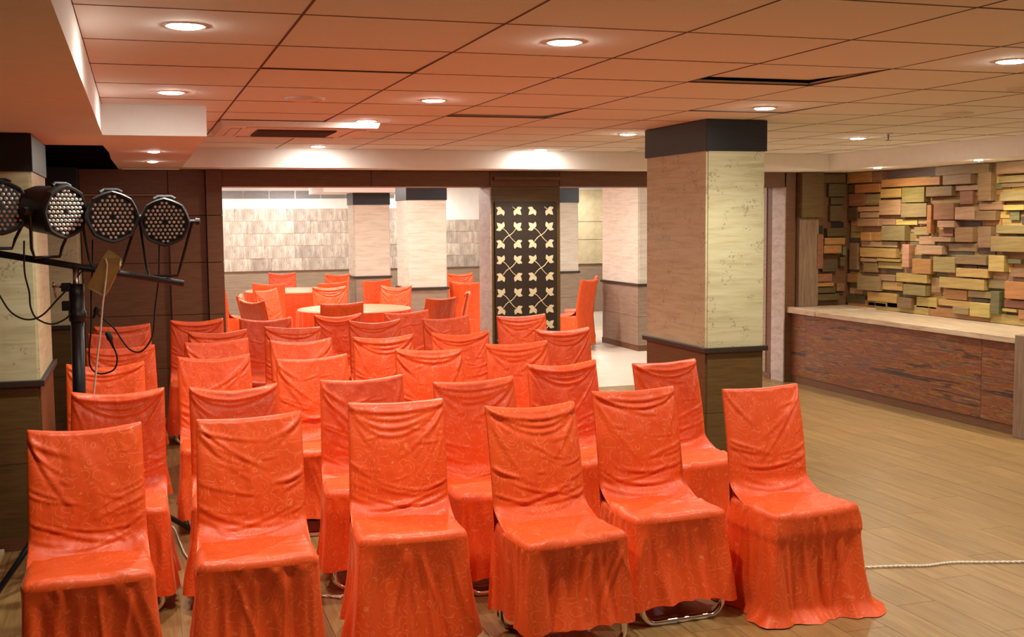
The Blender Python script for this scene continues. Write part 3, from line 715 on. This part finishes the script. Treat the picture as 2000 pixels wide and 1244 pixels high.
ROWS = [('front row', [(-.21, 4.54, 2, 0), (.39, 4.56, -2, 1), (1.0, 4.69, -3, 2), (1.52, 4.44, 6, 3), (2.07, 4.64, 3, 4), (2.61, 4.50, 6, 5)]),
        ('second row', [(-.11, 5.49, -3, 6), (.41, 5.46, -1, 8), (1.01, 5.50, -4, 7), (1.51, 5.24, 2, 9), (2.12, 5.71, 5, 6), (2.63, 5.50, 10, 4)]),
        ('third row', [(-.18, 6.60, -3, 8), (.40, 6.74, 0, 10), (.91, 6.47, 2, 7), (1.63, 6.63, -4, 11), (2.22, 6.74, -1, 9), (2.79, 7.50, -1, 6)]),
        ('fourth row', [(-.11, 7.44, 0, 9), (.46, 7.59, 3, 7), (.99, 7.47, 3, 10), (1.52, 7.48, 1, 6), (2.08, 7.56, -3, 8)]),
        ('fifth row', [(-.14, 8.43, 5, 10), (.51, 8.29, 1, 6), (1.06, 8.43, -6, 11), (1.72, 8.72, -2, 8), (2.28, 8.74, 10, 7), (2.90, 8.69, -4, 9)]),
        ('last row before the brown wall', [(-.12, 9.03, 4, 9), (.42, 9.34, -1, 6), (.95, 9.24, -4, 10), (1.55, 9.40, 8, 8), (2.12, 9.42, 11, 7)])]
EXTRA = {(0, 5): 'orange covered chair with skirt trailing on the floor, free end of the front row',
         (0, 4): 'orange covered chair with bent chrome tube showing, beside the one trailing on the floor'}
for ri, (rn, lst) in enumerate(ROWS):
    for ci, (x, y, a, v) in enumerate(lst):
        pos = 'end' if ci == 0 else ORD[ci]
        lab = EXTRA.get((ri, ci)) or f'orange covered chair, {rn}, ' + ('first on the light stand side' if ci == 0 else f'{pos} from the light stand side')
        chair(x, y, a, v, lab, 'orange covered chairs in audience rows')

# ------------------------------------------------------------------ round tables and chairs in the room behind
def round_table(cx, cy, rad, label, seed):
    t = thing('covered_table', label, 'table', (cx, cy, 0), 0, 'round covered tables in the room behind')
    prof = [(.002, .752), (rad*.5, .752), (rad*.93, .751), (rad*.985, .746), (rad, .735), (rad+.002, .72)]
    v, f = lathe_vf(prof, 64, cap0=True, cap1=False); link('cloth_top', mesh('cloth_top', v, f, 'lit_orange_cloth', True), t)
    rg = random.Random(seed); N, M = 220, 14; V = []
    ph = [rg.uniform(0, 6.28) for _ in range(4)]
    for j in range(M):
        q = j/(M-1); z = .735+(.01-.735)*q
        for k in range(N):
            a = 2*PI*k/N; p = .5+.5*math.sin(38*a+ph[0]+1.2*math.sin(5*a+ph[1])); r_ = rad+.004+(.006+.028*q)*p+.012*q*math.sin(7*a+ph[2])
            V.append((r_*math.cos(a), r_*math.sin(a), z))
    link('cloth_skirt', mesh('cloth_skirt', V, grid_f(N, M, 0, True), 'orange_fabric', True), t)
round_table(2.17, 12.12, .60, 'round table under an orange cloth tinted as brightly lit, first one through the wide opening', 1)
round_table(1.95, 15.75, .60, 'round table under an orange cloth, nearest the stone tiled end wall', 2)
round_table(4.62, 14.75, .60, 'round covered table half hidden behind the leaf screen', 3)
GF = 'orange covered chairs around the far tables'
def face(x, y, tx, ty): return math.degrees(math.atan2(tx-x, -(ty-y)))
def far_chair(x, y, tx, ty, v, lab, da=0): chair(x, y, face(x, y, tx, ty)+da, v, lab, GF)
T1, T2, T3 = (2.17, 12.12), (1.95, 15.75), (4.62, 14.75)
far_chair(1.80, 10.74, *T1, 11, 'orange covered chair with its back to the audience rows, before the near round table', 6)
far_chair(2.82, 10.98, *T1, 9, 'orange covered chair with its back turned, close to the leaf screen opening')
far_chair(3.32, 11.75, *T1, 6, 'orange covered chair seen side on beside the near round table and leaf screen')
far_chair(1.04, 11.45, *T1, 8, 'orange covered chair at the near round table, half behind the brown jamb')
far_chair(1.00, 12.35, *T1, 10, 'orange covered chair turned away, at the near round table on the jamb side')
far_chair(1.36, 13.2, *T1, 7, 'orange covered chair in light between the near round table and the far one', 10)
far_chair(2.12, 13.5, *T1, 6, 'orange covered chair behind the near round table, facing the audience rows')
far_chair(2.90, 13.35, *T1, 8, 'orange covered chair at the near round table, in front of the pale pillar', -8)
far_chair(2.92, 14.7, 3.3, 13.0, 7, 'orange covered chair standing between the two pale pillars')
far_chair(.90, 15.05, *T2, 10, 'orange covered chair at the far round table, by the brown jamb')
far_chair(1.52, 14.48, *T2, 9, 'orange covered chair with its back turned, at the far round table')
far_chair(2.32, 14.48, *T2, 11, 'orange covered chair at the far round table, turned towards the pillars')
far_chair(2.76, 16.75, *T2, 6, 'orange covered chair at the far round table, beside the farther pillar')
far_chair(2.07, 17.6, *T2, 8, 'orange covered chair against the stone tiled end wall')
far_chair(3.83, 13.72, *T3, 7, 'orange covered chair showing between the pale pillar and the leaf screen')
far_chair(4.42, 16.1, *T3, 6, 'pale lit orange chair behind the table hidden by the leaf screen')
chair(5.42, 13.55, face(5.42, 13.55, *T3)+4, 9, 'orange covered chair past the leaf screen, seen from behind', GF)
chair(5.83, 14.3, face(5.83, 14.3, *T3), 10, 'orange covered chair past the leaf screen, next to the broad pale pillar', GF)

# ------------------------------------------------------------------ stage light stand
SX, SY = -.28, 5.80
st = thing('light_stand', 'black tripod stand with crossbar carrying the stage lights', 'light stand', (SX, SY, 0))
tube('pole', [(SX-.012, SY, .30), (SX, SY, 1.30)], .030, 'black_metal', st, 16)
tube('inner_pole', [(SX, SY, 1.28), (SX+.002, SY, 1.47)], .016, 'steel', st, 14)
tube('collar', [(SX, SY, 1.20), (SX, SY, 1.21), (SX, SY, 1.25), (SX, SY, 1.255), (SX, SY, 1.33), (SX, SY, 1.38)], [.034, .040, .040, .035, .035, .035], 'black_metal', st, 16)
box('clamp_block', SX-.066, SX-.02, SY-.022, SY+.022, 1.255, 1.30, 'black_metal', st, .003)
box('clamp_block', SX-.066, SX-.02, SY-.022, SY+.022, 1.345, 1.385, 'black_metal', st, .003)
sc_ = tube('clamp_screw', [(SX-.06, SY, 1.367), (SX-.105, SY, 1.370)], .006, 'steel', st, 8)
tube('clamp_handle', [(SX-.100, SY, 1.39), (SX-.098, SY, 1.375), (SX-.092, SY, 1.318)], .005, 'steel', sc_, 8)
for ex, ey in ((-.66, 5.42), (.23, 6.31), (-.60, 6.12)):
    d = np.array([ex-SX, ey-SY]); 
    tube('leg', [(SX+d[0]*.06, SY+d[1]*.06, .50), (SX+d[0]*.55, SY+d[1]*.55, .235), (ex, ey, .016)], .014, 'black_metal', st, 10)
    tube('brace', [(SX, SY, .20), (SX+d[0]*.5, SY+d[1]*.5, .255)], .008, 'black_metal', st, 8)
tube('hub', [(SX, SY, .46), (SX, SY, .54)], .042, 'black_metal', st, 14)
tube('hub', [(SX, SY, .17), (SX, SY, .23)], .036, 'black_metal', st, 14)
B0 = on_y(-45, 489, SY); B1 = on_y(359, 554, SY)
tube('crossbar', [B0, B1], .016, 'black_metal', st, 12)
def bar_at(px): 
    t_ = (px+45)/404.0; return B0+(B1-B0)*t_
def stage_light(px, py, dist, yaw, pit, barpx, label, depth=.20, rad=.118):
    """px, py: pixel of the middle of the lens face"""
    c = on_y(px, py, SY-dist)
    t = thing('stage_light', label, 'stage light', tuple(c), 0, 'stage lights on the stand')
    # local frame: face looks along -y
    Rm = Matrix.Rotation(R(yaw), 3, 'Z') @ Matrix.Rotation(R(pit), 3, 'X')
    def tr(v): return [tuple(Rm @ Vector(p)) for p in v]
    n = 40
    def oct_r(k):                                  # slightly eight-sided rim
        a = (2*PI*k/n) % (PI/4) - PI/8; return math.cos(PI/8)/math.cos(a)
    def ringed(prof, facet=0.0):
        V = []; F_ = []
        for r_, y_ in prof:
            for k in range(n): 
                q = r_*(1+facet*(oct_r(k)-.96)); V.append((q*math.cos(2*PI*k/n), y_, q*math.sin(2*PI*k/n)))
        F_ = grid_f(n, len(prof), 0, True); return V, F_
    V, F_ = ringed([(rad*1.0, .012), (rad*1.02, .02), (rad*.97, .05), (rad*.93, depth*.7), (rad*.80, depth*.9), (rad*.5, depth), (.003, depth+.003)]); link('housing', mesh('housing', tr(V), F_, 'black_plastic', True), t)
    V, F_ = ringed([(rad*.90, .012), (rad*.91, -.010), (rad*1.00, -.012), (rad*1.05, -.004), (rad*1.05, .022), (rad*.97, .028)], .55); link('face_ring', mesh('face_ring', tr(V), F_, 'black_plastic'), t)
    V, F_ = ringed([(rad*.90, .004), (.002, .004)]); fp = link('face_plate', mesh('face_plate', tr(V), F_, 'black_metal'), t)
    cents = []
    pit_ = rad*.193
    for a in range(-6, 7):
        for b in range(-6, 7):
            x_ = pit_*(a+b*.5); z_ = pit_*b*.866; rr = math.hypot(x_, z_)
            if .01 < rr < rad*.85: cents.append((x_, z_))
    V = []; F_ = []; rl = pit_*.35
    for (x_, z_) in cents:
        b0 = len(V); m = 10
        for rr, yy in ((1.0, .003), (1.0, -.003), (.72, -.0065), (.3, -.0085)):
            for k in range(m): V.append((x_+rl*rr*math.cos(2*PI*k/m), yy, z_+rl*rr*math.sin(2*PI*k/m)))
        F_ += grid_f(m, 4, b0, True)+[tuple(range(b0+3*m, b0+4*m))]
    o = link('led_lenses', mesh('led_lenses', tr(V), F_, 'lens_glass', True), fp); o['kind'] = 'stuff'
    # handle ridge on the crown of the housing
    V, F_ = tube_vf([(-.05, .03, rad*1.0), (-.03, .04, rad*1.10), (.03, .04, rad*1.10), (.05, .03, rad*1.0)], .008, 8); link('gel_clip', mesh('gel_clip', tr(V), F_, 'black_plastic'), t)
    # yoke from the side pivots down to the bar
    bp = bar_at(barpx) - c
    pl = Vector(Rm @ Vector((-rad*1.13, .075, 0))); pr_ = Vector(Rm @ Vector((rad*1.13, .075, 0)))
    dirv = Vector((pr_.x-pl.x, pr_.y-pl.y, 0)).normalized(); bpv = Vector(bp)+Vector((0, 0, .018))
    pts = [pl, bpv - dirv*rad*.72 + Vector((0, 0, .045)), bpv - dirv*rad*.60 + Vector((0, 0, .004)), bpv + dirv*rad*.60 + Vector((0, 0, .004)), bpv + dirv*rad*.72 + Vector((0, 0, .045)), pr_]
    V, F_ = tube_vf([tuple(p) for p in pts], .0075, 8); yk = link('yoke', mesh('yoke', V, F_, 'black_metal'), t)
    for p, sg in ((pl, -1), (pr_, 1)):
        d = (pr_-pl).normalized()*sg
        V, F_ = tube_vf([tuple(p-d*.02), tuple(p+d*.012), tuple(p+d*.014), tuple(p+d*.034)], [.009, .009, .018, .016], 10); link('knob', mesh('knob', V, F_, 'black_plastic'), yk)
    return t
stage_light(2, 405, .10, 12, -4, -10, 'black stage light at the pillar end of the crossbar, cut by the picture edge', .2)
stage_light(128, 414, .16, 42, 5, 88, 'black stage light turned sideways so its long barrel shows', .26, .116)
stage_light(220, 424, .12, 10, 2, 205, 'black stage light above the brass coloured box on the crossbar', .18, .114)
stage_light(322, 434, .10, -6, 2, 318, 'black stage light at the free end of the crossbar', .15, .108)

# cables hanging from the lights
def px_path(pts, Y): return [on_y(x_, y_, Y if not hasattr(Y, '__len__') else Y[i]) for i, (x_, y_) in enumerate(pts)]
def cable(name, pts, Y, rad, mat, label, cat='cable', group=None):
    o = tube(name, spline(px_path(pts, Y), 7), rad, mat, None, 8); tag(o, label, cat, group); return o
GC = 'black power cables hanging from the stage lights'
cable('power_cable', [(47, 470), (48, 530), (57, 570), (60, 600), (72, 622), (100, 633), (126, 624), (139, 612)], SY-.035, .0042, 'black_plastic', 'black cable looping from the sideways stage light to the pole', 'cable', GC)
cable('power_cable', [(-20, 540), (0, 578), (22, 610), (52, 624), (82, 616), (112, 585), (136, 560)], SY-.045, .0042, 'black_plastic', 'black cable sagging across the pale pillar to the pole collar', 'cable', GC)
cable('power_cable', [(181, 468), (180, 530), (178, 580), (178, 640), (174, 690), (178, 718), (196, 730), (222, 722), (229, 700), (222, 678)], SY+.03, .0042, 'black_plastic', 'black cable hanging in a long loop that ends in a plug', 'cable', GC)
cable('power_cable', [(311, 478), (310, 540), (303, 600), (300, 640), (294, 665), (276, 686), (256, 684), (238, 664), (222, 640), (186, 610)], SY+.02, .0042, 'black_plastic', 'black cable drooping from the end stage light up to a connector', 'cable', GC)
cable('power_cable', [(152, 540), (160, 530), (176, 530)], SY-.02, .004, 'black_plastic', 'short black cable from the pole collar to the brass coloured box', 'cable', GC)
def plug(px, py, tx, ty, label):
    a = on_y(px, py, SY+.02); b = on_y(tx, ty, SY+.02)
    o = tube('plug', [a, a+(b-a)*.05, a+(b-a)*.45, a+(b-a)*.55, b], [.012, .015, .015, .009, .005], 'black_plastic', None, 10); tag(o, label, 'plug')
plug(210, 648, 222, 680, 'black plug hanging at the end of a looped cable')
plug(192, 600, 182, 622, 'black cable connector beside the white cord')
bx = thing('brass_box', 'brass coloured sheet metal box slung from the crossbar by a cord', 'box', tuple(on_y(208, 540, SY-.03)))
P = lambda x_, y_, dy=0: on_y(x_, y_, SY-.045+dy)
fq = [P(199, 505), P(235, 521), P(206, 577), P(171, 558)]; bq = [np.array(p)+np.array([.012, .075, .012]) for p in fq]
apex = [P(212, 486, .03), P(236, 503, .05)]
world_part('shell', fq+bq, [(0, 1, 2, 3), (4, 5, 6, 7), (0, 1, 5, 4), (1, 2, 6, 5), (2, 3, 7, 6), (3, 0, 4, 7)], 'brass_box', bx)
world_part('lid', [fq[0], fq[1], bq[1], bq[0], apex[0], apex[1]], [(0, 1, 5, 4), (2, 3, 4, 5), (0, 4, 3), (1, 2, 5), (0, 3, 2, 1)], 'brass_box', bx)
lip = [P(171, 558, -.004), P(206, 577, -.004), P(203, 580, -.012), P(172, 563, -.012)]
world_part('lip', lip+[p+np.array([0, .003, 0]) for p in lip], [(0, 1, 2, 3), (4, 5, 6, 7), (0, 1, 5, 4), (1, 2, 6, 5), (2, 3, 7, 6), (3, 0, 4, 7)], 'brass_box', bx)
cable('cord', [(206, 505), (209, 520), (205, 560), (200, 600), (196, 650), (190, 700), (184, 760), (181, 800)], [SY-.06]*8, .0045, 'rope', 'pale cord hanging down from the brass coloured box', 'cord')

# ------------------------------------------------------------------ things on the floor
cb = [(.10, 6.55), (.14, 6.42), (.16, 6.1), (.19, 5.80), (.30, 5.35), (.77, 4.99), (.82, 4.985), (1.3, 4.93), (1.9, 4.86), (2.6, 4.72), (3.1, 4.60), (3.362, 4.545), (3.52, 4.50), (3.667, 4.499), (3.85, 4.44), (4.1, 4.37), (4.6, 4.30), (5.2, 4.1)]
base = spline([(a, b, .007) for a, b in cb], 30); V = []; Fc = []
for ph in (0, PI):
    pts = []
    for i, p in enumerate(base):
        a = i*.9+ph; pts.append((p[0]+.0012*math.cos(a), p[1]+.0032*math.cos(a), .0068+.003*math.sin(a)))
    v_, f_ = tube_vf(pts, .0034, 6); o_ = len(V); V += v_; Fc += [tuple(i+o_ for i in q) for q in f_]
tag(world_part('floor_cable', V, Fc, 'white_cable', None, True), 'white twisted cable running across the wooden floor under the chairs', 'cable')
tag(box('pale_plank', -1.0, -.69, 5.55, 6.22, 0.001, .03, 'pale_board', None, .003), 'pale board lying on the floor at the foot of the pillar', 'board')
